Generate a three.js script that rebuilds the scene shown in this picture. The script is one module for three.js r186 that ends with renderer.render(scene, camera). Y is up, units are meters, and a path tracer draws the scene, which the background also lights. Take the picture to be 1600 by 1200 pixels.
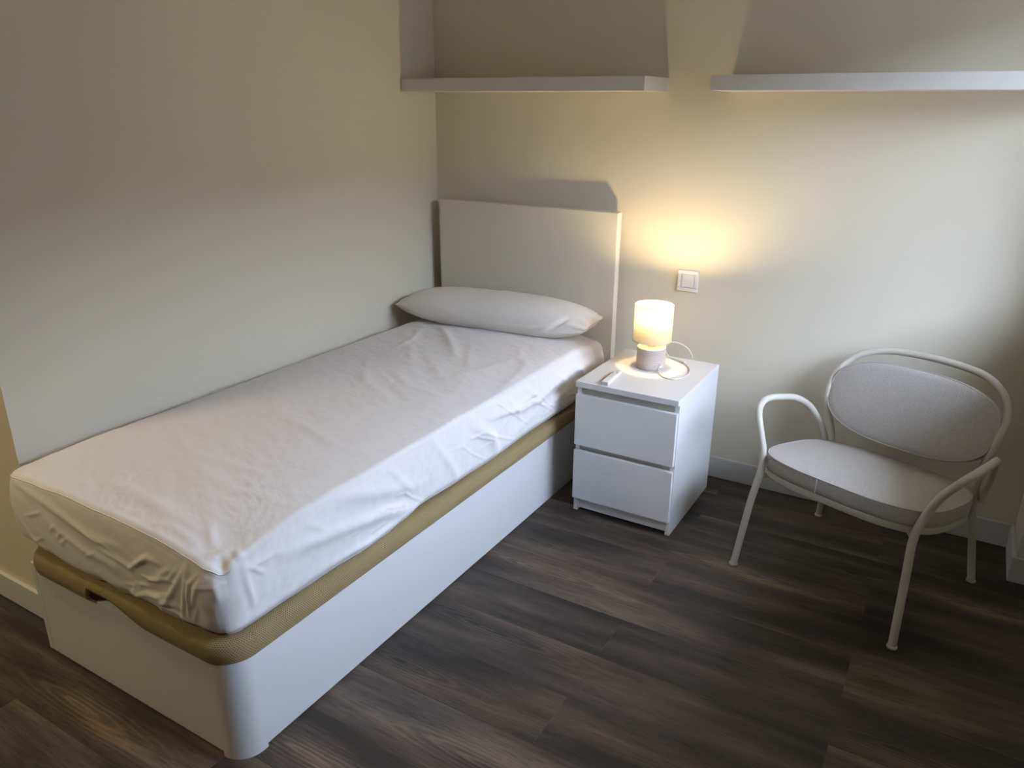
import * as THREE from 'three';
import { RoundedBoxGeometry } from 'three/addons/geometries/RoundedBoxGeometry.js';
import { mergeGeometries } from 'three/addons/utils/BufferGeometryUtils.js';

// ---------- camera, sky, daylight, exposure ----------
const scene = new THREE.Scene();
const camera = new THREE.PerspectiveCamera(53.06, 1600 / 1200, 0.05, 60);
camera.position.set(2.2354, 1.5249, 3.0626);
camera.rotation.order = 'YXZ';
camera.rotation.set(-0.3489, 0.5351, 0.0066);
scene.add(camera);

const renderer = new THREE.WebGLRenderer({ antialias: true });
renderer.toneMapping = THREE.LinearToneMapping;
renderer.toneMappingExposure = 1.0;
renderer.shadowMap.enabled = true;

const SKY = { zenith: [0.91, 1.085, 1.46], horizon: [0.465, 0.55, 0.735], ground: [0.03, 0.03, 0.03] };
const SKY_POWER = 36;
{
  const w = 64, h = 64, d = new Float32Array(w * h * 4);
  for (let j = 0; j < h; j++) {
    const el = ((j + 0.5) / h - 0.5) * Math.PI, t = Math.max(0, Math.sin(el));
    for (let i = 0; i < w; i++) {
      const k = (j * w + i) * 4;
      for (let c = 0; c < 3; c++) d[k + c] = el < 0 ? SKY.ground[c] : SKY.horizon[c] + (SKY.zenith[c] - SKY.horizon[c]) * t;
      d[k + 3] = 1;
    }
  }
  const sky = new THREE.DataTexture(d, w, h, THREE.RGBAFormat, THREE.FloatType);
  sky.mapping = THREE.EquirectangularReflectionMapping; sky.magFilter = THREE.LinearFilter; sky.needsUpdate = true;
  scene.background = sky; scene.backgroundIntensity = SKY_POWER;
}
const LAMP_POWER = 1.0, HALL_POWER = [3.8, 10];

// ---------- helpers ----------
let seed = 7;
const rnd = () => { seed = (seed * 1664525 + 1013904223) >>> 0; return seed / 4294967296; };
const hash = (x, y, s = 0) => { let n = Math.imul(x | 0, 374761393) ^ Math.imul(y | 0, 668265263) ^ Math.imul(s | 0, 2147483647); n = Math.imul(n ^ (n >>> 13), 1274126177); return ((n ^ (n >>> 16)) >>> 0) / 4294967296; };
function noise(x, y, s = 0) {
  const i = Math.floor(x), j = Math.floor(y), u = x - i, v = y - j, a = u * u * (3 - 2 * u), b = v * v * (3 - 2 * v);
  const p = hash(i, j, s), q = hash(i + 1, j, s), r = hash(i, j + 1, s), t = hash(i + 1, j + 1, s);
  return (p + (q - p) * a) * (1 - b) + (r + (t - r) * a) * b;
}
const fbm = (x, y, s = 0, o = 4) => { let v = 0, a = 0.5, n = 0; for (let k = 0; k < o; k++) { v += a * noise(x, y, s + k * 17); n += a; a *= 0.5; x = x * 2.03 + 3.7; y = y * 2.03 + 1.3; } return v / n; };
const clamp = (x, a = 0, b = 1) => Math.min(b, Math.max(a, x));
const smooth = (a, b, x) => { const t = clamp((x - a) / (b - a)); return t * t * (3 - 2 * t); };
const V = (x, y, z) => new THREE.Vector3(x, y, z);

const names = {};
function numbered(n) { const k = names[n] = (names[n] ?? -1) + 1; return k ? n + '_' + String(k).padStart(3, '0') : n; }
function shade(m) { m.castShadow = m.receiveShadow = true; return m; }
function mesh(name, geo, mat, parent) { const m = shade(new THREE.Mesh(geo, mat)); m.name = parent === scene ? numbered(name) : name; parent.add(m); return m; }
const childNames = new Map();
function part(name, geo, mat, parent) {
  const c = childNames.get(parent) ?? {}; childNames.set(parent, c);
  const k = c[name] = (c[name] ?? -1) + 1;
  return mesh(k ? name + '_' + String(k).padStart(3, '0') : name, geo, mat, parent);
}
function thing(name, label, category, at = [0, 0, 0], turn = 0) {
  const g = new THREE.Group(); g.name = numbered(name); g.position.set(...at); g.rotation.y = turn;
  g.userData = { label, category }; scene.add(g); return g;
}
function structure(name, geo, mat) { const m = mesh(name, geo, mat, scene); m.userData.kind = 'structure'; return m; }
function structureGroup(name) { const g = new THREE.Group(); g.name = name; g.userData.kind = 'structure'; scene.add(g); return g; }
// box from corner to corner, edges rounded by r
function box(x0, x1, y0, y1, z0, z1, r = 0.0015, seg = 2) {
  const g = r > 0 ? new RoundedBoxGeometry(x1 - x0, y1 - y0, z1 - z0, seg, r) : new THREE.BoxGeometry(x1 - x0, y1 - y0, z1 - z0);
  return g.translate((x0 + x1) / 2, (y0 + y1) / 2, (z0 + z1) / 2);
}
const join = (l) => mergeGeometries(l.map((g) => { const k = g.index ? g.toNonIndexed() : g; return k; }));
function tube(points, r, n = 120, sides = 14, closed = false, tension = 0.5) {
  const c = new THREE.CatmullRomCurve3(points.map((p) => V(...p)), closed, tension === 'c' ? 'centripetal' : 'catmullrom', tension === 'c' ? 0.5 : tension);
  return new THREE.TubeGeometry(c, n, r, sides, closed);
}
// a surface from a grid of points f(i, j), wrapped round in i
function ringSurface(ni, nj, f, flip = false) {
  const p = new Float32Array(ni * nj * 3), idx = [];
  for (let j = 0; j < nj; j++) for (let i = 0; i < ni; i++) p.set(f(i, j), (j * ni + i) * 3);
  for (let j = 0; j < nj - 1; j++) for (let i = 0; i < ni; i++) {
    const a = j * ni + i, b = j * ni + (i + 1) % ni, c = a + ni, d = b + ni;
    if (flip) idx.push(a, b, c, b, d, c); else idx.push(a, c, b, b, c, d);
  }
  const g = new THREE.BufferGeometry();
  g.setAttribute('position', new THREE.BufferAttribute(p, 3)); g.setIndex(idx); g.computeVertexNormals();
  return g;
}
function withUV(g, f) {
  const p = g.attributes.position, uv = new Float32Array(p.count * 2);
  for (let i = 0; i < p.count; i++) { const t = f(p.getX(i), p.getY(i), p.getZ(i), i); uv[2 * i] = t[0]; uv[2 * i + 1] = t[1]; }
  g.setAttribute('uv', new THREE.BufferAttribute(uv, 2)); return g;
}
function texture(w, h, f, srgb, rx = 1, ry = 1) {
  const d = new Uint8Array(w * h * 4);
  for (let j = 0; j < h; j++) for (let i = 0; i < w; i++) {
    const c = f(i, j), k = (j * w + i) * 4;
    if (typeof c === 'number') d[k] = d[k + 1] = d[k + 2] = clamp(c, 0, 255); else { d[k] = clamp(c[0], 0, 255); d[k + 1] = clamp(c[1], 0, 255); d[k + 2] = clamp(c[2], 0, 255); }
    d[k + 3] = 255;
  }
  const t = new THREE.DataTexture(d, w, h); t.wrapS = t.wrapT = THREE.RepeatWrapping; t.magFilter = THREE.LinearFilter; t.minFilter = THREE.LinearMipmapLinearFilter; t.generateMipmaps = true;
  t.repeat.set(rx, ry); if (srgb) t.colorSpace = THREE.SRGBColorSpace; t.needsUpdate = true; return t;
}
const mat = (rgb, roughness, more = {}) => new THREE.MeshStandardMaterial({ color: new THREE.Color().setRGB(...rgb), roughness, ...more });

// ---------- materials ----------
const WALL = [0.725, 0.665, 0.525];
const M = {
  wall: mat(WALL, 0.85),
  ceiling: mat([0.72, 0.66, 0.53], 0.9),
  baseboard: mat([0.66, 0.65, 0.62], 0.5),
  shelf: mat([0.71, 0.675, 0.615], 0.5),
  panel: mat([0.665, 0.66, 0.645], 0.42),
  headboard: mat([0.72, 0.665, 0.545], 0.5),
  cabinet: mat([0.76, 0.755, 0.74], 0.42),
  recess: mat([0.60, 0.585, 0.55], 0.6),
  sheet: mat([0.80, 0.765, 0.735], 0.92),
  pillow: mat([0.79, 0.745, 0.675], 0.92),
  chairTube: mat([0.57, 0.535, 0.45], 0.45),
  plastic: mat([0.80, 0.78, 0.75], 0.4),
  greyPlastic: mat([0.42, 0.44, 0.44], 0.5),
  cord: mat([0.78, 0.75, 0.70], 0.5),
  dark: mat([0.03, 0.03, 0.03], 0.7),
  frame: mat([0.75, 0.75, 0.74], 0.4),
  slab: mat([0.05, 0.045, 0.04], 0.9),
  glass: new THREE.MeshPhysicalMaterial({ color: 0xffffff, roughness: 0.02, transmission: 1, thickness: 0 }),
};
{ // melange upholstery
  const f = texture(256, 256, (i, j) => { const n = 0.5 * hash(i >> 1, j >> 1, 3) + 0.5 * hash(i, j, 4), k = 0.86 + 0.22 * n; return [188 * k, 183 * k, 175 * k]; }, true, 1 / 0.22, 1 / 0.22);
  const b = texture(128, 128, (i, j) => 110 + 80 * hash(i, j, 9) + 50 * ((i + j) % 2), false, 1 / 0.11, 1 / 0.11);
  M.upholstery = new THREE.MeshStandardMaterial({ map: f, roughness: 0.95, bumpMap: b, bumpScale: 0.0006 });
  M.piping = mat([0.50, 0.46, 0.44], 0.95);
}
{ // golden spacer mesh of the lid, little honeycomb cells
  const cell = (i, j) => { const x = i / 32 * 4, y = j / 32 * 4, o = (Math.floor(y) % 2) * 0.5, u = (x + o) % 1 - 0.5, v = y % 1 - 0.5; return smooth(0.2, 0.42, Math.hypot(u, v)); };
  const c = texture(32, 32, (i, j) => { const k = cell(i, j); return [120 + 40 * k, 105 + 36 * k, 70 + 28 * k]; }, true, 1 / 0.024, 1 / 0.018);
  const b = texture(32, 32, (i, j) => 255 * cell(i, j), false, 1 / 0.024, 1 / 0.018);
  M.mesh = new THREE.MeshStandardMaterial({ map: c, roughness: 0.75, bumpMap: b, bumpScale: 0.0012 });
}
{ // ribbed stoneware of the lamp foot
  const c = texture(128, 128, (i, j) => { const k = 0.93 + 0.07 * fbm(i / 6, j / 1.2, 5, 2) + 0.04 * Math.sin(j / 128 * Math.PI * 2 * 11); return [203 * k, 191 * k, 181 * k]; }, true);
  M.stoneware = new THREE.MeshStandardMaterial({ map: c, roughness: 0.85 });
}
// shade: linen, light passes
M.linen = new THREE.MeshPhysicalMaterial({ color: new THREE.Color().setRGB(0.72, 0.62, 0.41), roughness: 1, transmission: 0.12, thickness: 0, map: texture(256, 128, (i, j) => 232 + 12 * hash(i, j >> 2, 1) + 10 * hash(i >> 2, j, 2), true) });
M.bulb = mat([0.9, 0.85, 0.7], 0.5, { emissive: new THREE.Color().setRGB(1, 0.76, 0.42), emissiveIntensity: 6 });
M.hallGlow = mat([0.9, 0.85, 0.7], 0.5, { emissive: new THREE.Color().setRGB(1, 0.80, 0.48), emissiveIntensity: 3 });

// dark oak planks: eight boards of their own grain
const BOARD_L = 1.28, BOARD_W = 0.194;
const boards = [...Array(8)].map((_, s) => {
  const W = 1024, H = 160, bump = new Uint8Array(W * H);
  const tone = [0.86, 1.08, 0.95, 1.14, 1.0, 0.88, 1.05, 0.92][s], grey = hash(s, 9, 31), knotX = 0.2 + 0.6 * hash(s, 1, 12), knotY = 0.5 + 0.5 * (hash(s, 2, 12) - 0.5), cath = 0.5 + 0.5 * hash(s, 3, 3);
  const t = texture(W, H, (i, j) => {
    const x = i / W * BOARD_L, y = j / H * BOARD_W;
    const dx = x - knotX * BOARD_L, dy = y - knotY * BOARD_W;
    const flow = 0.045 * (fbm(x * 2.4, y * 8, s * 31, 3) - 0.5);
    const yy = y + flow, e = Math.sqrt(dx * dx * 0.011 + dy * dy) + 0.010 * (fbm(x * 5, y * 16, s * 31 + 2, 2) - 0.5); // long ovals round a heart: the cathedral
    const heart = cath * Math.exp(-(dx * dx) / 0.10 - (dy * dy) / 0.0028);
    const broad = fbm(x * 2.1, yy * 15, s * 31 + 5, 4), mid = fbm(x * 4.5, yy * 70, s * 31 + 9, 3);
    const rings = 0.5 + 0.5 * Math.sin(6.283 * (e * 95 + 0.8 * fbm(x * 3, yy * 14, s * 31 + 11, 2)));
    const pores = fbm(x * 30, yy * 560, s * 31 + 13, 2);
    let k = 0.52 + 1.75 * (broad - 0.5) + 0.34 * (mid - 0.5) + 0.55 * heart * (Math.pow(rings, 1.6) - 0.6) - 0.22 * smooth(0.52, 0.75, pores);
    k = clamp(k, 0.05, 1.05);
    bump[j * W + i] = 255 * clamp(0.75 - 0.5 * smooth(0.5, 0.75, pores) + 0.25 * (mid - 0.5));
    const cool = clamp(grey * 0.6 + 0.9 * (fbm(x * 1.1, y * 9, s * 13 + 90, 2) - 0.45));
    const r = (40 + 80 * k) * tone, g = (34 + 67 * k) * tone, b = (29 + 53 * k) * tone;
    return [r - cool * 12 * k, g - cool * 1, b + cool * 9];
  }, true);
  const bt = texture(W, H, (i, j) => bump[j * W + i], false);
  return new THREE.MeshStandardMaterial({ map: t, roughness: 0.55, bumpMap: bt, bumpScale: 0.0004 });
});

// ---------- room ----------
const H = 2.5, XR = 2.5612, ZP = 0.2467, ZL = 2.068, XW = -1.6, ZF = 4.6, REC = 0.22, WZ0 = 0.33, WZ1 = 1.70, WY0 = 1.0, WY1 = 2.02, XO = XR + 0.42;
function slab(shapePts, y0, y1) { // outline in x, z
  const s = new THREE.Shape(shapePts.map(([x, z]) => new THREE.Vector2(x, -z)));
  return new THREE.ExtrudeGeometry(s, { depth: y1 - y0, bevelEnabled: false }).rotateX(-Math.PI / 2).translate(0, y0, 0);
}
structure('wall_back', box(-0.14, XO, 0, H, -0.15, 0, 0), M.wall);
structure('wall_left', slab([[-0.14, 0], [0, 0], [0, ZL], [XW - 0.14, ZL], [XW - 0.14, ZL - 0.14], [-0.14, ZL - 0.14]], 0, H), M.wall);
structure('wall_right', join([
  box(XR, XO, 0, H, 0, ZP, 0), box(XR, XO, 0, H, 1.78, ZF, 0),
  box(XR + REC, XO, 0, WY0, ZP, 1.78, 0), box(XR + REC, XO, WY1, H, ZP, 1.78, 0),
  box(XR + REC, XO, WY0, WY1, ZP, WZ0, 0), box(XR + REC, XO, WY0, WY1, WZ1, 1.78, 0)]), M.wall);
structure('wall_front', box(XW - 0.14, XO, 0, H, ZF, ZF + 0.14, 0), M.wall);
structure('wall_far_left', box(XW - 0.14, XW, 0, H, ZL, ZF, 0), M.wall);
structure('ceiling', box(XW - 0.14, XO, H, H + 0.14, -0.15, ZF + 0.14, 0), M.ceiling);

structure('balcony_above', box(XO, XO + 0.65, 2.3, 2.46, -1.5, 4, 0), mat([0.5, 0.48, 0.44], 0.9));
structure('wall_courtyard', box(XO + 4.6, XO + 4.9, -3, 3.1, -9, 11, 0), mat([0.13, 0.115, 0.10], 0.9));

// floor: every plank a part
const floor = structureGroup('floor');
part('floor_slab', box(XW - 0.14, XO, -0.16, -0.008, -0.15, ZF + 0.14, 0), M.slab, floor);
{
  const geos = new Map(), c = 0.0007;
  function plank(x0, x1, w) { // chamfered board, its grain uv running with its length
    const key = [x0, x1, w].map((v) => v.toFixed(4)).join();
    if (geos.has(key)) return geos.get(key);
    const L = x1 - x0, a = L / 2, b = w / 2, t = 0.008, P = [], U = [];
    const q = (p, r, s, u) => { for (const v of [p, r, s, p, s, u]) { P.push(...v); U.push((v[0] + a + x0) / BOARD_L, (v[2] + b) / BOARD_W); } };
    const T = [[-a + c, 0, b - c], [a - c, 0, b - c], [a - c, 0, -b + c], [-a + c, 0, -b + c]], E = [[-a, -c, b], [a, -c, b], [a, -c, -b], [-a, -c, -b]], B = E.map(([x, , z]) => [x, -t, z]);
    q(T[0], T[1], T[2], T[3]);
    for (let k = 0; k < 4; k++) { const n = (k + 1) % 4; q(E[k], E[n], T[n], T[k]); q(B[k], B[n], E[n], E[k]); }
    const g = new THREE.BufferGeometry();
    g.setAttribute('position', new THREE.Float32BufferAttribute(P, 3)); g.setAttribute('uv', new THREE.Float32BufferAttribute(U, 2)); g.computeVertexNormals();
    geos.set(key, g); return g;
  }
  const pick = {};
  for (let row = -4; row < 20; row++) {
    const z0 = Math.max(0, 0.751 + 0.195 * row), z1 = Math.min(ZF, 0.751 + 0.195 * (row + 1));
    if (z1 - z0 < 0.01) continue;
    const left = z0 < ZL - 0.1 ? -0.01 : XW, right = z0 > 1.75 || z0 < 0.2 ? XR + 0.01 : XR + REC;
    const joint = (row % 2 === 0 ? 1.51 : 2.154);
    for (let k = -4; k < 3; k++) {
      const a = joint + k * BOARD_L, b = a + BOARD_L, x0 = Math.max(a, left), x1 = Math.min(b, right);
      if (x1 - x0 < 0.01) continue;
      const m = part('plank', plank(x0 - a, x1 - a, z1 - z0), boards[Math.floor(hash(row, k, 21) * 8)], floor);
      m.position.set((x0 + x1) / 2, 0, (z0 + z1) / 2);
      if (hash(row, k, 4) > 0.5 && x1 - x0 > BOARD_L - 0.01) m.rotation.y = Math.PI;
    }
  }
}
// baseboards
const BH = 0.094, BT = 0.013;
structure('baseboard_back', box(0.98, XR - BT, 0, BH, 0, BT, 0.003), M.baseboard);
structure('baseboard_right', join([box(XR - BT, XR, 0, BH, 0, ZP, 0.003), box(XR - BT, XR + REC, 0, BH, ZP, ZP + BT, 0.003), box(XR + REC - BT, XR + REC, 0, BH, ZP + BT, 1.78, 0.003)]), M.baseboard);
structure('baseboard_left', join([box(XW, BT, 0, BH, ZL, ZL + BT, 0.003), box(0, BT, 0, BH, 0, ZL, 0.003)]), M.baseboard);
// window in the recess of the right wall
{
  const w = structureGroup('window_1'), x0 = XR + REC + 0.06, x1 = x0 + 0.06, zm = (WZ0 + WZ1) / 2;
  part('window_frame', join([box(x0, x1, WY0, WY0 + 0.05, WZ0, WZ1, 0.002), box(x0, x1, WY1 - 0.05, WY1, WZ0, WZ1, 0.002), box(x0, x1, WY0 + 0.05, WY1 - 0.05, WZ0, WZ0 + 0.05, 0.002), box(x0, x1, WY0 + 0.05, WY1 - 0.05, WZ1 - 0.05, WZ1, 0.002), box(x0, x1, WY0 + 0.05, WY1 - 0.05, zm - 0.03, zm + 0.03, 0.002)]), M.frame, w);
  for (const [a, b] of [[WZ0 + 0.05, zm - 0.03], [zm + 0.03, WZ1 - 0.05]]) part('window_pane', new THREE.PlaneGeometry(b - a, WY1 - WY0 - 0.1).rotateY(-Math.PI / 2).translate(x0 + 0.03, (WY0 + WY1) / 2, (a + b) / 2), M.glass, w);
  part('window_sill', box(XR + 0.10, x0, WY0 - 0.01, WY0 + 0.03, ZP + 0.001, 1.779, 0.004), M.frame, w);
}

// ---------- bed base with lift-up lid ----------
const bed = thing('storage_bed_base', 'white storage bed base with rounded front corner and golden mesh covered lid', 'bed');
const BX0 = 0.112, BX1 = 0.941, BF = 2.150, BY = 0.2865, BZ0 = 0.094;
part('foot_panel', box(BX0 + 0.002, 0.879, 0.004, 0.281, BF - 0.022, BF - 0.004, 0.001), M.panel, bed);
part('side_panel', box(BX1 - 0.021, BX1 - 0.003, 0.004, BY, BZ0, 2.079, 0.001), M.panel, bed);
part('side_panel', box(BX0, BX0 + 0.018, 0.004, BY, BZ0, BF - 0.022, 0.001), M.panel, bed);
part('back_panel', box(BX0 + 0.018, BX1 - 0.021, 0.004, BY, BZ0, BZ0 + 0.018, 0.001), M.panel, bed);
part('base_bottom', box(BX0 + 0.018, BX1 - 0.021, 0.004, 0.022, BZ0 + 0.018, BF - 0.022, 0.001), M.panel, bed);
{ // rounded corner post, standing a little proud of both panels
  const s = new THREE.Shape(), R = 0.066, cx = BX1 + 0.003 - R, cz = BF + 0.003 - R;
  s.moveTo(0.8765, -(BF + 0.003)); s.lineTo(cx, -(cz + R));
  for (let k = 1; k <= 20; k++) { const a = Math.PI / 2 * (1 - k / 20); s.lineTo(cx + R * Math.cos(a), -(cz + R * Math.sin(a))); }
  s.lineTo(BX1 + 0.003, -2.0755); s.lineTo(BX1 - 0.020, -2.0755); s.lineTo(BX1 - 0.020, -(cz)); s.lineTo(cx, -(BF - 0.020)); s.lineTo(0.8765, -(BF - 0.020));
  part('corner_post', new THREE.ExtrudeGeometry(s, { depth: 0.288, bevelEnabled: true, bevelSize: 0.0008, bevelThickness: 0.0008, bevelSegments: 1, curveSegments: 20 }).rotateX(-Math.PI / 2).translate(0, 0.001, 0), M.panel, bed);
  part('corner_cap', box(BX0 - 0.004, BX0 + 0.02, 0.004, BY + 0.012, BF - 0.026, BF - 0.003, 0.003), M.panel, bed);
}
// outline of a rounded rectangle, n points by arc length, radius by corner (foot end radius rf, head end rh)
function outline(x0, x1, z0, z1, rf, rh, n) {
  const pts = [], arc = (cx, cz, r, a0) => { for (let k = 0; k <= 24; k++) { const a = a0 + Math.PI / 2 * k / 24; pts.push([cx + r * Math.cos(a), cz + r * Math.sin(a), Math.cos(a), Math.sin(a)]); } };
  arc(x1 - rf, z1 - rf, rf, 0); arc(x0 + rf, z1 - rf, rf, Math.PI / 2); arc(x0 + rh, z0 + rh, rh, Math.PI); arc(x1 - rh, z0 + rh, rh, 1.5 * Math.PI);
  const m = pts.length, len = [0];
  for (let k = 0; k < m; k++) { const a = pts[k], b = pts[(k + 1) % m]; len.push(len[k] + Math.hypot(b[0] - a[0], b[1] - a[1])); }
  const out = [], total = len[m]; let k = 0;
  for (let i = 0; i < n; i++) {
    const s = total * i / n; while (len[k + 1] < s) k++;
    const a = pts[k], b = pts[(k + 1) % m], t = (s - len[k]) / Math.max(1e-9, len[k + 1] - len[k]), l = a.map((v, q) => v + (b[q] - v) * t), h = Math.hypot(l[2], l[3]);
    out.push([l[0], l[1], l[2] / h, l[3] / h, s]);
  }
  return out;
}
{ // the lid: upholstered band, its lower edge cut away for the hand at the foot
  const n = 900, o = outline(BX0 + 0.006, BX1 - 0.002, BZ0 + 0.002, BF + 0.002, 0.072, 0.02, n), y0 = 0.287, y1 = 0.351;
  const prof = []; // (inset, height 0..1)
  for (let k = 0; k <= 6; k++) prof.push([0.03 - 0.034 * k / 6, 0.32]);
  for (let k = 1; k <= 4; k++) prof.push([-0.004 - 0.001 * k / 4, 0.32 * (1 - k / 4)]);
  for (let k = 0; k <= 6; k++) { const a = Math.PI / 2 * k / 6; prof.push([-0.005 - 0.007 * Math.sin(a), 0.22 * (1 - Math.cos(a))]); }
  for (let k = 1; k <= 6; k++) prof.push([-0.012 - 0.002 * Math.sin(Math.PI * k / 6), 0.22 + 0.38 * k / 6]);
  for (let k = 1; k <= 8; k++) { const a = Math.PI / 2 * k / 8; prof.push([-0.012 + 0.034 * (1 - Math.cos(a)), 0.6 + 0.4 * Math.sin(a)]); }
  for (let k = 1; k <= 4; k++) prof.push([0.022 + 0.38 * k / 4, 1]);
  const along = [0]; for (let k = 1; k < prof.length; k++) along.push(along[k - 1] + Math.hypot(prof[k][0] - prof[k - 1][0], (prof[k][1] - prof[k - 1][1]) * (y1 - y0)));
  const g = ringSurface(n, prof.length, (i, j) => {
    const [x, z, nx, nz] = o[i], [ins, h] = prof[j];
    const notch = nz > 0.9 ? 0.037 * smooth(0.405, 0.42, x) * (1 - smooth(0.49, 0.655, x)) : 0;
    const wob = 0.0016 * (fbm(x * 6, z * 6, 40, 2) - 0.5);
    const yb = y0 + notch, y = yb + (y1 - yb) * h;
    return [x - nx * (ins + wob), y, z - nz * (ins + wob)];
  }, true);
  withUV(g, (x, y, z, k) => [o[k % n][4], along[Math.floor(k / n)]]);
  part('lid', g, M.mesh, bed);
}
part('lid_board', box(BX0 + 0.045, BX1 - 0.045, 0.300, 0.344, BZ0 + 0.04, BF - 0.034, 0.001), mat([0.16, 0.165, 0.16], 0.9), bed);
// ---------- headboard ----------
{
  const h = thing('headboard', 'plain rectangular off-white headboard standing against the back wall', 'headboard');
  part('board', box(0.064, 0.968, 0.03, 1.106, 0.037, 0.079, 0.0015), M.headboard, h);
  for (const x of [0.2, 0.83]) part('leg', box(x - 0.03, x + 0.03, 0, 0.03, 0.04, 0.076, 0.001), M.headboard, h);
}
// ---------- mattress in its fitted sheet ----------
const ridgeAt = (list, x, y) => { // folds: [amplitude, width, points...]
  let s = 0;
  for (const [amp, w, ...p] of list) {
    let best = 1e9, at = 0;
    for (let k = 0; k + 1 < p.length; k++) {
      const [ax, ay] = p[k], dx = p[k + 1][0] - ax, dy = p[k + 1][1] - ay, t = clamp(((x - ax) * dx + (y - ay) * dy) / (dx * dx + dy * dy)), d = Math.hypot(x - ax - t * dx, y - ay - t * dy);
      if (d < best) { best = d; at = (k + t) / (p.length - 1); }
    }
    if (best < w * 3) s += amp * Math.exp(-(best * best) / (w * w)) * (0.25 + 0.75 * Math.sin(Math.PI * clamp(at * 0.9 + 0.05)));
  }
  return s;
};
const topFolds = [
  [0.008, 0.020, [0.311, 0.434], [0.441, 0.559], [0.55, 0.679], [0.612, 0.755]], [0.005, 0.03, [0.198, 0.541], [0.388, 0.75], [0.567, 0.961]], [0.004, 0.022, [0.457, 0.756], [0.615, 0.888], [0.698, 0.962]],
  [0.004, 0.018, [0.847, 0.6], [0.90, 0.75], [0.93, 0.95]], [0.003, 0.02, [0.717, 0.95], [0.776, 0.831], [0.798, 0.64]], [0.006, 0.022, [0.45, 2.06], [0.649, 2.075], [0.84, 2.085]], [0.004, 0.014, [0.715, 2.112], [0.85, 2.116]],
  [0.003, 0.02, [0.93, 1.777], [0.87, 1.802], [0.78, 1.886]], [0.003, 0.03, [0.659, 1.584], [0.721, 1.308], [0.865, 1.085]], [0.003, 0.02, [0.3, 0.9], [0.5, 1.15], [0.7, 1.25]], [0.003, 0.025, [0.2, 1.3], [0.45, 1.5], [0.75, 1.6]], [0.0025, 0.02, [0.25, 1.75], [0.5, 1.85], [0.8, 1.83]]];
topFolds.push([0.005, 0.016, [0.25, 0.50], [0.33, 0.66], [0.34, 0.80]], [0.004, 0.02, [0.60, 0.62], [0.70, 0.80], [0.86, 0.86]], [0.004, 0.018, [0.75, 0.50], [0.82, 0.62], [0.92, 0.70]], [0.003, 0.016, [0.5, 1.0], [0.66, 1.1], [0.85, 1.12]], [0.004, 0.02, [0.62, 1.55], [0.78, 1.6], [0.92, 1.58]], [0.003, 0.018, [0.55, 1.9], [0.75, 1.93], [0.92, 1.9]],[-0.014, 0.012, [0.918, 2.118], [0.945, 2.135]], [0.009, 0.011, [0.885, 2.135], [0.905, 2.118], [0.915, 2.09]], [0.007, 0.010, [0.945, 2.095], [0.925, 2.075]], [0.004, 0.012, [0.88, 2.10], [0.80, 2.05]]);
const sideFolds = [
  [0.011, 0.020, [0.74, 0.495], [0.60, 0.522], [0.42, 0.532], [0.25, 0.515]], [-0.008, 0.018, [0.60, 0.47], [0.40, 0.485], [0.25, 0.46]], [0.006, 0.014, [0.98, 0.535], [0.84, 0.50], [0.72, 0.50]], // z, y
  [0.010, 0.022, [1.149, 0.544], [1.052, 0.469], [0.999, 0.372]], [0.007, 0.022, [1.773, 0.575], [1.652, 0.53], [1.458, 0.472]], [0.008, 0.020, [1.978, 0.514], [1.807, 0.488], [1.606, 0.447], [1.447, 0.382]], [0.005, 0.014, [1.816, 0.397], [1.666, 0.385], [1.494, 0.39]],
  [0.003, 0.012, [0.904, 0.418], [0.742, 0.461]], [0.004, 0.014, [1.569, 0.561], [1.489, 0.465]], [0.003, 0.010, [1.89, 0.548], [1.839, 0.513]], [0.004, 0.010, [0.666, 0.435], [0.509, 0.463]], [0.005, 0.012, [1.072, 0.539], [0.905, 0.517], [0.671, 0.54]], [0.004, 0.016, [1.36, 0.56], [1.28, 0.45], [1.24, 0.38]],
  [0.004, 0.013, [0.93, 0.56], [0.86, 0.48]], [0.004, 0.012, [0.80, 0.56], [0.72, 0.50]], [0.005, 0.010, [2.09, 0.54], [2.09, 0.49], [2.08, 0.44]], [0.003, 0.007, [2.08, 0.535], [2.04, 0.50]], [0.003, 0.007, [2.08, 0.53], [2.0, 0.53]], [0.004, 0.015, [0.45, 0.55], [0.35, 0.5], [0.28, 0.42]], [0.003, 0.012, [0.60, 0.56], [0.50, 0.50]]];
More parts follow.
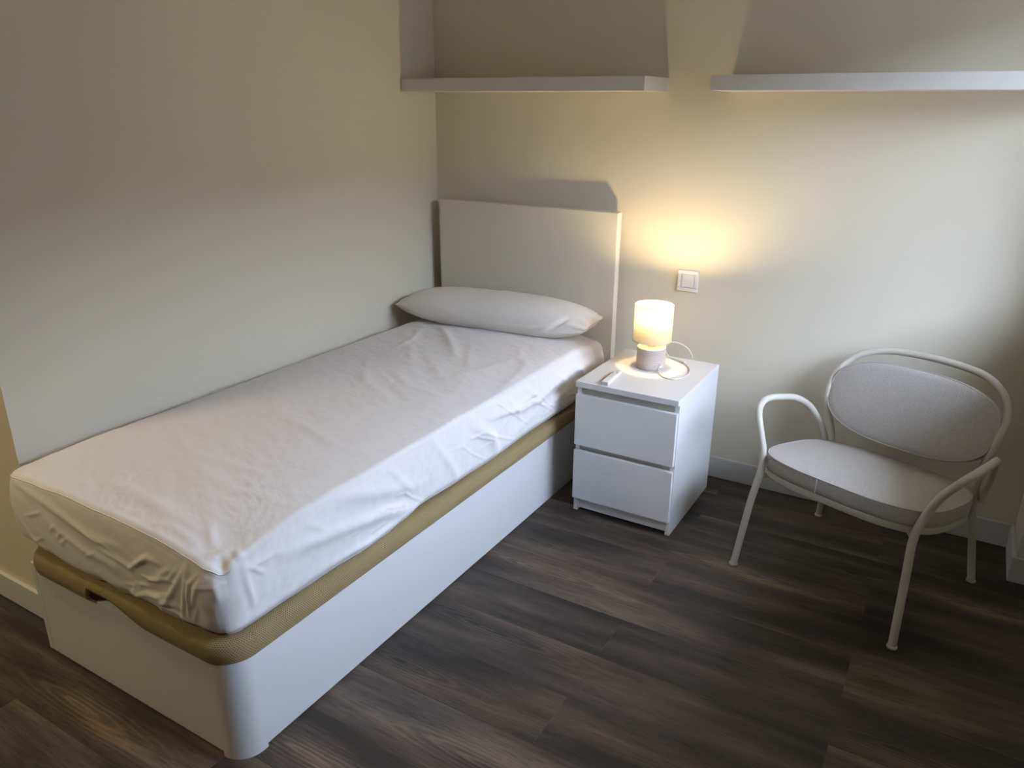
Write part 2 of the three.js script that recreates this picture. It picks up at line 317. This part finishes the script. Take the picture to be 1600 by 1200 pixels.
const footFolds = [
  [0.004, 0.0045, [0.70, 0.515], [0.725, 0.535]], [0.004, 0.0045, [0.69, 0.47], [0.75, 0.478], [0.79, 0.50]], [0.004, 0.005, [0.835, 0.54], [0.80, 0.50], [0.77, 0.49]], [0.004, 0.0045, [0.87, 0.50], [0.855, 0.44]], [0.005, 0.005, [0.90, 0.545], [0.868, 0.51], [0.862, 0.45], [0.84, 0.405]], [0.004, 0.005, [0.885, 0.45], [0.86, 0.40]], [0.004, 0.006, [0.75, 0.40], [0.80, 0.405], [0.84, 0.39]], [0.003, 0.006, [0.44, 0.53], [0.52, 0.507], [0.545, 0.512], [0.59, 0.495]], // x, y
  [0.005, 0.012, [0.15, 0.575], [0.34, 0.545], [0.50, 0.515], [0.62, 0.52]], [0.005, 0.007, [0.674, 0.50], [0.731, 0.53], [0.765, 0.528]], [0.005, 0.006, [0.642, 0.475], [0.688, 0.505], [0.711, 0.525]], [0.005, 0.007, [0.753, 0.488], [0.802, 0.525]], [0.006, 0.008, [0.86, 0.555], [0.825, 0.495], [0.771, 0.425], [0.723, 0.375]],
  [0.006, 0.007, [0.862, 0.54], [0.847, 0.465], [0.82, 0.40]], [0.005, 0.008, [0.91, 0.54], [0.885, 0.49], [0.855, 0.42]], [0.004, 0.006, [0.93, 0.53], [0.935, 0.48]], [0.006, 0.009, [0.706, 0.398], [0.76, 0.422], [0.819, 0.428]], [0.006, 0.009, [0.613, 0.377], [0.686, 0.415], [0.775, 0.436]], [0.004, 0.010, [0.22, 0.42], [0.26, 0.375], [0.287, 0.35]], [0.003, 0.008, [0.518, 0.49], [0.666, 0.477]],
  [0.004, 0.010, [0.16, 0.48], [0.21, 0.41], [0.25, 0.36]], [0.004, 0.007, [0.66, 0.43], [0.62, 0.385]], [0.004, 0.007, [0.80, 0.46], [0.74, 0.43], [0.70, 0.425]], [0.003, 0.012, [0.30, 0.50], [0.45, 0.46], [0.60, 0.455]]];
for (let k = 0; k < 30; k++) { // thin creases all along the side and the foot
  const a = 0.3 + 1.85 * hash(k, 1, 5), b = 0.40 + 0.13 * hash(k, 2, 5), l = 0.05 + 0.11 * hash(k, 3, 5), d = hash(k, 4, 5) < 0.75 ? 0.25 + 0.5 * hash(k, 5, 5) : -0.3;
  if (a + l * 0.9 < 1.8) sideFolds.push([0.0012 + 0.0012 * hash(k, 6, 5), 0.005, [a - l, b - l * d], [a, b], [a + l * 0.4, b + l * 0.5 * d], [a + l * 0.9, b + l * 0.6 * d]]);
  if (k < 14) footFolds.push([0.0025, 0.0042, [0.2 + 0.7 * hash(k, 7, 5), b - 0.02], [0.2 + 0.7 * hash(k, 7, 5) + l * 0.5, b + 0.02 * (hash(k, 8, 5) - 0.3)]]);
}
const MX0 = 0.098, MX1 = 0.954, MZ0 = 0.096, MZ1 = 2.160, MXC = (MX0 + MX1) / 2, MZC = (MZ0 + MZ1) / 2, MA = (MX1 - MX0) / 2, MB = (MZ1 - MZ0) / 2;
const lerpTable = (t, x) => { for (let k = 0; k + 1 < t.length; k++) if (x <= t[k + 1][0]) { const u = clamp((x - t[k][0]) / (t[k + 1][0] - t[k][0])), w = u * u * (3 - 2 * u); return t[k][1] + (t[k + 1][1] - t[k][1]) * w; } return t[t.length - 1][1]; };
const hemSide = [[0.1, 0.366], [0.44, 0.362], [0.75, 0.367], [0.99, 0.362], [1.2, 0.366], [1.413, 0.374], [1.5, 0.362], [1.611, 0.350], [1.84, 0.362], [2.036, 0.366], [2.2, 0.372]];
const hemFoot = [[0.1, 0.395], [0.158, 0.378], [0.25, 0.366], [0.316, 0.353], [0.42, 0.350], [0.48, 0.362], [0.539, 0.352], [0.60, 0.362], [0.695, 0.362], [0.76, 0.357], [0.836, 0.366], [0.941, 0.376]];
function topHeight(x, z) {
  const u = (x - MXC) / MA, v = (z - MZC) / MB;
  let y = 0.612 - 0.016 * u * u - 0.004 * u * u * u * u - 0.022 * smooth(0.72, 1, v) * (0.55 + 0.45 * smooth(-1, 1, u)) - 0.022 * smooth(0.75, 1, -v) - 0.014 * smooth(0.55, 1, u) * (smooth(0.75, 1, v) + smooth(0.6, 1, -v));
  y += 0.006 * (fbm(x * 3.2, z * 2.4, 11, 2) - 0.5);
  const p = x * 0.86 + z * 0.5, q = -x * 0.5 + z * 0.86;
  y += 0.0058 * (fbm(p * 5, q * 17, 23, 3) - 0.5) + 0.0028 * (fbm(x * 42 + 5 * fbm(x * 6, z * 6, 3, 2), z * 42, 29, 3) - 0.5);
  return y + ridgeAt(topFolds, x, z);
}
{
  const bedding = thing('mattress', 'single mattress in a crumpled white fitted sheet on the storage bed base', 'mattress');
  const n = 1600, o = outline(MX0, MX1, MZ0, MZ1, 0.055, 0.05, n), RZ = (z) => 0.018 + 0.020 * (1 - smooth(0.25, 1.1, z)), TOP = 90, EDGE = 8, SIDE = 60, UNDER = 4;
  const S = (i, j) => {
    const [x, z, nx, nz] = o[i], R = RZ(z);
    const sx = MXC, sz = clamp(z, MZC - (MB - MA), MZC + (MB - MA));
    const ex = x - nx * R, ez = z - nz * R;
    const hem = Math.max(0.3535, nz > 0.75 ? lerpTable(hemFoot, x) : nx > 0.75 ? lerpTable(hemSide, z) : 0.362 + 0.012 * smooth(0.3, 1, nz));
    if (j <= TOP) { const t = j / TOP, px = sx + (ex - sx) * t, pz = sz + (ez - sz) * t; return [px, topHeight(px, pz), pz]; }
    const ye = topHeight(ex, ez);
    const fold = (y) => {
      const w = smooth(hem - 0.01, hem + 0.03, y) * (1 - smooth(ye - 0.03, ye + 0.01, y)) ;
      let d = 0;
      if (nx > 0.5) d += ridgeAt(sideFolds, z, y) * 1.25 + 0.005 * (fbm(z * 5 + y * 3, y * 14 - z * 2, 61, 3) - 0.5) + 0.0022 * (fbm(z * 30, y * 30 + z * 12, 62, 2) - 0.5);
      if (nz > 0.5) d += ridgeAt(footFolds, x, y) * 1.0 + 0.006 * (fbm(x * 7, y * 13 + x * 4, 71, 3) - 0.5) + 0.0035 * (fbm(x * 38 - y * 20, y * 38, 72, 2) - 0.5) * smooth(0.4, 0.8, x);
      return d * (0.25 + 0.75 * w);
    };
    if (j <= TOP + EDGE) { const a = Math.PI / 2 * (j - TOP) / EDGE, c = R * (1 - Math.cos(a)), y = ye - c, f = fold(y) * (j - TOP) / EDGE, h = R * Math.sin(a); return [ex + nx * (h + f), y, ez + nz * (h + f)]; }
    if (j <= TOP + EDGE + SIDE) {
      const t = (j - TOP - EDGE) / SIDE, y0 = ye - R, y = y0 + (hem - y0) * t;
      const bulge = (nz < -0.4 ? 0 : 0.010) * Math.sin(Math.PI * Math.pow(t, 0.8)) - 0.017 * smooth(0.78, 1, t) * smooth(0.78, 1, t), f = fold(y) * (1 - 0.5 * smooth(0.9, 1, t));
      return [x + nx * (bulge + f), y, z + nz * (bulge + f)];
    }
    const t = (j - TOP - EDGE - SIDE) / UNDER;
    return [x - nx * (0.017 + 0.1 * t), Math.max(hem - 0.004 * t, 0.3525), z - nz * (0.017 + 0.1 * t)];
  };
  const g = ringSurface(n, TOP + EDGE + SIDE + UNDER + 1, S, true);
  part('fitted_sheet', g, M.sheet, bedding);
  // seam piping along the foot edge and the open side
  const seam = (i, dy) => { const [x, z, nx, nz] = o[i], R = RZ(z), ex = x - nx * R, ez = z - nz * R, ye = topHeight(ex, ez), a = 0.9; return [ex + nx * (R * Math.sin(a) + 0.001), ye - R * (1 - Math.cos(a)) + dy, ez + nz * (R * Math.sin(a) + 0.001)]; };
  const line = []; for (let i = 0; i < n; i += 5) if (o[i][3] > 0.3 && o[i][0] > MX0 + 0.02) line.push(seam(i, 0));
  part('sheet_seam', tube(line, 0.0016, 300, 5), M.sheet, bedding);
}
// ---------- pillow ----------
{
  const nI = 96, nJ = 121, L = 0.925, W = 0.152, T = 0.083;
  const folds = [[-0.010, 0.014, [0.30, 0.2], [0.36, 0.9], [0.385, 1.4]], [0.006, 0.014, [0.27, 0.3], [0.335, 0.95]], [0.005, 0.02, [0.22, 0.3], [0.30, 0.7]], [-0.006, 0.012, [0.36, 0.6], [0.42, 0.9]]];
  const g = ringSurface(nI, nJ, (i, j) => {
    const a = i / nI * Math.PI * 2, v = -1 + 2 * j / (nJ - 1), e = Math.abs(v);
    const w = W * (1 - 0.30 * Math.pow(e, 3.2)), h = Math.max(0.0012, T * Math.pow(Math.max(0, 1 - Math.pow(e, 3.4)), 0.62) * (v < 0 ? 0.98 : 1.02));
    const c = Math.cos(a), s = Math.sin(a), p = 0.86;
    let z = w * Math.sign(c) * Math.pow(Math.abs(c), p), y = h * Math.sign(s) * Math.pow(Math.abs(s), 0.92);
    const x = v * L / 2 * (1 - 0.012 * (1 - Math.abs(c)) * Math.pow(e, 6));
    let d = 0.006 * (fbm(x * 6 + 10, a * 1.3, 5, 2) - 0.5) * (1 - e) + 0.003 * (fbm(x * 22, a * 4, 8, 2) - 0.5);
    const ang = a > Math.PI ? a - 2 * Math.PI : a; d += ridgeAt(folds, x, ang + 0.6);
    d += 0.004 * Math.sin(a * 9 + x * 14) * smooth(0.72, 0.95, e) * (1 - smooth(0.97, 1, e));
    const q = [x, y + d * s * 0.9, z + d * c], wx = 0.492 + q[0] * Math.cos(0.085) + q[2] * Math.sin(0.085), wz = 0.262 - q[0] * Math.sin(0.085) + q[2] * Math.cos(0.085);
    q[1] = Math.max(q[1], topHeight(wx, wz) + 0.0015 - 0.668);
    return q;
  });
  const t = thing('pillow', 'long white bolster pillow with pinched ends leaning on the headboard', 'pillow', [0.492, 0.668, 0.262], 0.085);
  part('pillow_cover', g, M.pillow, t);
}

// ---------- nightstand ----------
{
  const n = thing('nightstand', 'white two-drawer nightstand between the bed and the chair', 'nightstand', [1.056, 0, 0.123]);
  const W = 0.402, D = 0.48, Hh = 0.55;
  part('top_panel', box(0, W, 0.528, Hh, 0, D, 0.0012), M.cabinet, n);
  part('side_panel', box(0.0005, 0.018, 0, 0.528, 0, D - 0.018, 0.001), M.cabinet, n);
  part('side_panel', box(W - 0.018, W - 0.0005, 0, 0.528, 0, D - 0.018, 0.001), M.cabinet, n);
  part('back_panel', box(0.018, W - 0.018, 0.03, 0.528, 0.003, 0.009, 0), M.cabinet, n);
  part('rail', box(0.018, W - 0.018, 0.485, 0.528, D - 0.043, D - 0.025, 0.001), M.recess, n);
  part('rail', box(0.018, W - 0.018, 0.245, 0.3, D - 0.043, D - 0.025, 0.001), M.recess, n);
  part('plinth', box(0.018, W - 0.018, 0.012, 0.075, D - 0.04, D - 0.024, 0.001), M.cabinet, n);
  for (const [a, b] of [[0.292, 0.498], [0.062, 0.268]]) {
    const d = part('drawer', box(0.0015, W - 0.0035, a, b, D - 0.0175, D, 0.001), M.cabinet, n);
    part('drawer_box', join([box(0.024, 0.036, a + 0.02, b - 0.03, 0.03, D - 0.045, 0), box(W - 0.036, W - 0.024, a + 0.02, b - 0.03, 0.03, D - 0.045, 0), box(0.036, W - 0.036, a + 0.02, a + 0.026, 0.03, D - 0.0175, 0), box(0.036, W - 0.036, a + 0.026, b - 0.06, 0.03, 0.042, 0)]), M.cabinet, d);
  }
}
// ---------- table lamp ----------
const LX = 1.2335, LZ = 0.300, LY = 0.55;
{
  const l = thing('table_lamp', 'small lit table lamp with cylindrical linen shade and ribbed stoneware foot', 'lamp', [LX, LY + 0.0008, LZ]);
  const foot = [[0, 0.0], [0.052, 0.0], [0.0555, 0.003]];
  for (let k = 0; k <= 44; k++) foot.push([0.0562 + 0.0005 * Math.cos(k * Math.PI / 2), 0.006 + 0.075 * k / 44]);
  foot.push([0.0558, 0.0845], [0.053, 0.087], [0.02, 0.0875], [0, 0.0875]);
  part('foot', new THREE.LatheGeometry(foot.map((p) => new THREE.Vector2(...p)), 64), M.stoneware, l);
  part('socket', new THREE.LatheGeometry([[0, 0.0875], [0.017, 0.0875], [0.017, 0.13], [0.014, 0.145], [0, 0.145]].map((p) => new THREE.Vector2(...p)), 24), M.plastic, l);
  const R = 0.0745, s0 = 0.112, s1 = 0.252;
  const shadeMesh = part('lamp_shade', new THREE.CylinderGeometry(R, R, s1 - s0, 72, 1, true).translate(0, (s0 + s1) / 2, 0), M.linen, l);
  for (const y of [s0, s1]) part('rim', new THREE.TorusGeometry(R, 0.0016, 8, 72).rotateX(Math.PI / 2).translate(0, y, 0), mat([0.62, 0.56, 0.44], 0.8), shadeMesh);
  part('shade_ring', join([new THREE.TorusGeometry(0.018, 0.0012, 6, 24).rotateX(Math.PI / 2).translate(0, 0.135, 0), ...[0, 1, 2].map((k) => { const a = k * 2.094 + 0.4; return tube([[0.018 * Math.cos(a), 0.135, 0.018 * Math.sin(a)], [0.045 * Math.cos(a), 0.125, 0.045 * Math.sin(a)], [R * Math.cos(a), s0, R * Math.sin(a)]], 0.001, 12, 5); })]), M.plastic, l);
  // LED bulb: opaque white body, lit dome on top
  part('bulb_body', new THREE.LatheGeometry([[0, 0.145], [0.0135, 0.145], [0.0145, 0.16], [0.019, 0.178], [0.0238, 0.192], [0.0245, 0.198], [0, 0.198]].map((p) => new THREE.Vector2(...p)), 32), M.plastic, l);
  part('bulb', new THREE.LatheGeometry([[0.0238, 0.1985], [0.0235, 0.208], [0.021, 0.217], [0.016, 0.224], [0.008, 0.2275], [0, 0.228]].map((p) => new THREE.Vector2(...p)), 32), M.bulb, l);
  const glow = new THREE.PointLight(new THREE.Color().setRGB(1, 0.78, 0.43), LAMP_POWER, 0, 2);
  glow.position.set(0, 0.215, 0); glow.castShadow = true; glow.shadow.radius = 1.2; glow.name = 'bulb_light'; l.add(glow);
  part('dimmer', join([new THREE.CylinderGeometry(0.007, 0.007, 0.010, 20).rotateZ(Math.PI / 2).translate(0.0, 0, 0), new THREE.SphereGeometry(0.0045, 12, 8).translate(0.006, 0.003, 0)]).rotateY(-0.55).translate(0.0495, 0.022, 0.030), M.plastic, l);
  // cord: out of the foot, a loop on the table top, then an arch over the back edge
  const c = [[1.279, 0.566, 0.334], [1.29, 0.5535, 0.352], [1.32, 0.5525, 0.392], [1.36, 0.5525, 0.40], [1.392, 0.5525, 0.349], [1.385, 0.5525, 0.27], [1.345, 0.5525, 0.20], [1.30, 0.5525, 0.165], [1.255, 0.557, 0.15], [1.232, 0.585, 0.135], [1.245, 0.606, 0.12], [1.288, 0.601, 0.10], [1.322, 0.574, 0.088], [1.336, 0.52, 0.07], [1.338, 0.40, 0.05], [1.34, 0.30, 0.03]];
  const cord = part('power_cord', tube(c.map(([x, y, z]) => [x - LX, y - LY, z - LZ]), 0.0024, 220, 8, false, 'c'), M.cord, l);
  part('cord_switch', new RoundedBoxGeometry(0.034, 0.008, 0.011, 3, 0.003).rotateY(-0.55).translate(1.325 - LX, 0.0055, 0.182 - LZ), M.plastic, cord);
}
// ---------- remote control ----------
{
  const r = thing('remote_control', 'slim white remote control lying on the nightstand beside the lamp', 'remote control', [1.1632, 0.55, 0.516], 0.055);
  part('body', new RoundedBoxGeometry(0.030, 0.015, 0.155, 3, 0.005).translate(0, 0.0078, 0), M.plastic, r);
  part('end_cap', new RoundedBoxGeometry(0.0285, 0.012, 0.004, 2, 0.0015).translate(0, 0.0078, 0.0765), M.greyPlastic, r);
  for (const [x, z] of [[0, -0.06], [-0.007, -0.042], [0.007, -0.042], [0, -0.028], [0, -0.012], [0, 0.004]]) part('button', new THREE.CylinderGeometry(0.0035, 0.0035, 0.0016, 16).translate(x, 0.0160, z), mat([0.66, 0.65, 0.63], 0.5), r);
}
// ---------- light switch ----------
{
  const s = thing('light_switch', 'square white wall light switch above the table lamp', 'switch', [1.2625, 0.844, 0]);
  const f = (w, h, z0, z1, r) => new RoundedBoxGeometry(w, h, z1 - z0, 3, r).translate(0, 0, (z0 + z1) / 2);
  part('switch_frame', join([box(-0.0435, 0.0435, 0.027, 0.0435, 0, 0.010, 0.003), box(-0.0435, 0.0435, -0.0435, -0.027, 0, 0.010, 0.003), box(-0.0435, -0.027, -0.0275, 0.0275, 0, 0.010, 0.003), box(0.027, 0.0435, -0.0275, 0.0275, 0, 0.010, 0.003)]), M.plastic, s);
  part('rocker', f(0.0535, 0.0535, 0.0005, 0.0115, 0.004).rotateX(-0.05), M.plastic, s);
}
// ---------- wall shelves ----------
for (const [x0, x1, label] of [[0.004, 1.1185, 'white floating wall shelf in the corner above the bed'], [1.361, 2.471, 'white floating wall shelf above the chair, right of the gap']]) {
  const s = thing('wall_shelf', label, 'shelf', [x0, 1.5736, 0]);
  part('shelf_board', box(0, x1 - x0, 0, 0.051, 0, 0.253, 0.001), M.shelf, s);
}
// ---------- armchair ----------
{
  const c = thing('armchair', 'cream tubular metal armchair with pale grey padded oval seat and back', 'chair', [2.081, 0, 0.485], -20.5 * Math.PI / 180);
  const R = 0.0122;
  const arm = [[-0.284, 0.006, 0.276], [-0.274, 0.164, 0.254], [-0.268, 0.253, 0.241], [-0.261, 0.329, 0.225], [-0.2615, 0.367, 0.213], [-0.272, 0.416, 0.198], [-0.299, 0.485, 0.187], [-0.325, 0.525, 0.167], [-0.341, 0.546, 0.143], [-0.351, 0.558, 0.108], [-0.353, 0.559, 0.06], [-0.346, 0.549, -0.002], [-0.336, 0.536, -0.063], [-0.326, 0.519, -0.10], [-0.315, 0.492, -0.138], [-0.303, 0.452, -0.172], [-0.292, 0.408, -0.200], [-0.281, 0.366, -0.214], [-0.272, 0.325, -0.224]];
  for (const s of [1, -1]) part('arm_tube', tube(arm.map(([x, y, z]) => [x * s, y, z]), R, 200, 16, false, 'c'), M.chairTube, c);
  const half = [[-0.284, 0.006, -0.277], [-0.273, 0.1, -0.262], [-0.262, 0.2, -0.246], [-0.253, 0.29, -0.228], [-0.251, 0.355, -0.218], [-0.256, 0.415, -0.203], [-0.266, 0.461, -0.195], [-0.281, 0.515, -0.195], [-0.287, 0.559, -0.206], [-0.286, 0.599, -0.232], [-0.272, 0.640, -0.264], [-0.240, 0.675, -0.290], [-0.197, 0.696, -0.314], [-0.154, 0.704, -0.335], [-0.08, 0.710, -0.348]];
  const hoop = [...half, [0, 0.712, -0.352], ...half.map(([x, y, z]) => [-x, y, z]).reverse()];
  part('back_tube', tube(hoop, R, 320, 16, false, 'c'), M.chairTube, c);
  for (const [x, z] of [[-0.284, 0.276], [0.284, 0.276], [-0.284, -0.277], [0.284, -0.277]]) part('foot_glide', new THREE.LatheGeometry([[0, 0], [0.0145, 0], [0.0155, 0.002], [0.0155, 0.006], [0.013, 0.010], [0, 0.010]].map((p) => new THREE.Vector2(...p)), 24).translate(x, 0, z), M.chairTube, c);
  // seat outline: a rounded oval, tilted back
  const TI = 0.148, ZC = 0.023, N = 160;
  const rim = (k, grow = 0) => { const a = k / N * Math.PI * 2, cs = Math.cos(a), sn = Math.sin(a), n = 3.2, b = sn > 0 ? 0.233 : 0.267; const x = Math.sign(cs) * Math.pow(Math.abs(cs), 2 / n), z = Math.sign(sn) * Math.pow(Math.abs(sn), 2 / n); return [x * (0.293 + grow), z * (b + grow)]; };
  const seatY = (h, z) => h + TI * z;
  const grid = (h, prof) => ringSurface(N, prof.length, (i, j) => { const [g, dy, t] = prof[j], [x, z] = rim(i, g); const s = t ?? 1; return [x * s, seatY(h, z * s) + dy, ZC + z * s]; }, true);
  // metal ring under the cushion
  part('seat_frame', grid(0.318, [[-0.012, 0.0], [-0.002, 0], [0, 0.002], [0, 0.021], [-0.002, 0.023], [-0.012, 0.023], [-0.012, 0.0]].reverse()), M.chairTube, c);
  part('seat_board', grid(0.318, [[-0.012, 0.018, 0.001], [-0.012, 0.018, 0.5], [-0.012, 0.018, 1], [-0.012, 0.010, 1], [-0.012, 0.010, 0.5], [-0.012, 0.010, 0.001]]), M.chairTube, c);
  const prof = [[-0.006, -0.0005, 0.001]];
  for (let k = 0; k <= 14; k++) { const t = k / 14; prof.push([-0.006, 0.054 + 0.016 * (1 - t * t * t), Math.max(0.02, t * 0.985)]); }
  prof[0] = [-0.006, 0.070, 0.001];
  prof.push([-0.003, 0.0525], [-0.0005, 0.049], [0.0015, 0.036], [0.0015, 0.018], [0, 0.004], [-0.004, 0.0005], [-0.012, 0.0, 0.9], [-0.012, 0.0, 0.001]);
  const fold = (g) => withUV(g, (x, y, z) => [x + y, z + y]);
  const cush = part('seat_cushion', fold(grid(0.341, prof)), M.upholstery, c);
  const pipe = []; for (let k = 0; k < N; k++) { const [x, z] = rim(k, -0.001); pipe.push([x, seatY(0.341, z) + 0.0525, ZC + z]); }
  part('seat_piping', tube(pipe, 0.0022, 400, 6, true), M.piping, cush);
  { const k = 41, pts = [0.050, 0.036, 0.018, 0.003].map((dy) => { const [x, z] = rim(k, 0.0022); return [x, seatY(0.341, z) + dy, ZC + z]; }); part('side_seam', tube(pts, 0.0018, 16, 5), M.sheet, cush); }
  // brackets from the tubes to the ring
  for (const s of [1, -1]) {
    part('bracket', tube([[-0.261 * s, 0.336, 0.222], [-0.248 * s, 0.341, 0.206], [-0.236 * s, 0.343, 0.196]], 0.0085, 8, 10), M.chairTube, c);
    part('bracket', tube([[-0.252 * s, 0.315, -0.222], [-0.242 * s, 0.306, -0.204], [-0.232 * s, 0.300, -0.188]], 0.0085, 8, 10), M.chairTube, c);
  }
  // back cushion
  const NB = 128, bt = 0.34, A = 0.280, B = 0.138;
  const bp = []; const th = 0.046;
  for (let k = 0; k <= 12; k++) { const t = k / 12; bp.push([Math.max(0.001, t), th * 0.5 + 0.010 * (1 - t * t) - (t > 0.93 ? 0.004 * (t - 0.93) / 0.07 : 0)]); }
  bp.push([1.012, th * 0.34], [1.018, th * 0.1], [1.018, -th * 0.15], [1.010, -th * 0.38], [0.985, -th * 0.5], [0.6, -th * 0.56], [0.001, -th * 0.58]);
  const back = (i, j) => {
    const a = i / NB * Math.PI * 2, cs = Math.cos(a), sn = Math.sin(a), n = 2.6, [s, w] = bp[j];
    const u = A * s * Math.sign(cs) * Math.pow(Math.abs(cs), 2 / n), v = B * s * Math.sign(sn) * Math.pow(Math.abs(sn), 2 / n);
    const bend = 0.10 * u * u;
    return [u, 0.561 + v * Math.cos(bt) + (w - th * 0.45) * Math.sin(bt), -0.206 - v * Math.sin(bt) + (w - th * 0.45) * Math.cos(bt) + bend];
  };
  const bc = part('back_cushion', withUV(ringSurface(NB, bp.length, back), (x, y, z) => [x, y * 1.05]), M.upholstery, c);
  const bpipe = []; for (let i = 0; i < NB; i++) bpipe.push(back(i, 12));
  part('back_piping', tube(bpipe, 0.0018, 300, 6, true), M.piping, bc);
}
// ---------- recessed downlights over the open side of the room ----------
for (const [k, x, z, aim, angle, label] of [[0, -0.30, 2.62, [0.12, -2, -0.2], 1.02, 'recessed ceiling downlight nearest the foot of the bed'], [1, -0.62, 3.85, [0.55, -2.2, -1.0], 0.72, 'recessed ceiling downlight further from the bed, near the front wall']]) {
  const l = thing('ceiling_downlight', label, 'downlight', [x, H, z]);
  part('trim_ring', new THREE.LatheGeometry([[0.052, 0], [0.064, 0], [0.064, -0.004], [0.058, -0.006], [0.052, -0.003], [0.052, 0]].reverse().map((p) => new THREE.Vector2(...p)), 40), M.frame, l);
  part('lamp_lens', new THREE.CylinderGeometry(0.052, 0.052, 0.002, 40).translate(0, -0.0015, 0), M.hallGlow, l);
  const a = new THREE.SpotLight(new THREE.Color().setRGB(1, 0.80, 0.50), HALL_POWER[k], 0, angle, 0.8, 2);
  a.position.y = -0.012; a.target.position.set(...aim); l.add(a.target); a.castShadow = true; a.shadow.radius = 4; a.name = 'downlight_beam'; a.target.name = 'downlight_aim'; l.add(a);
}
renderer.render(scene, camera);
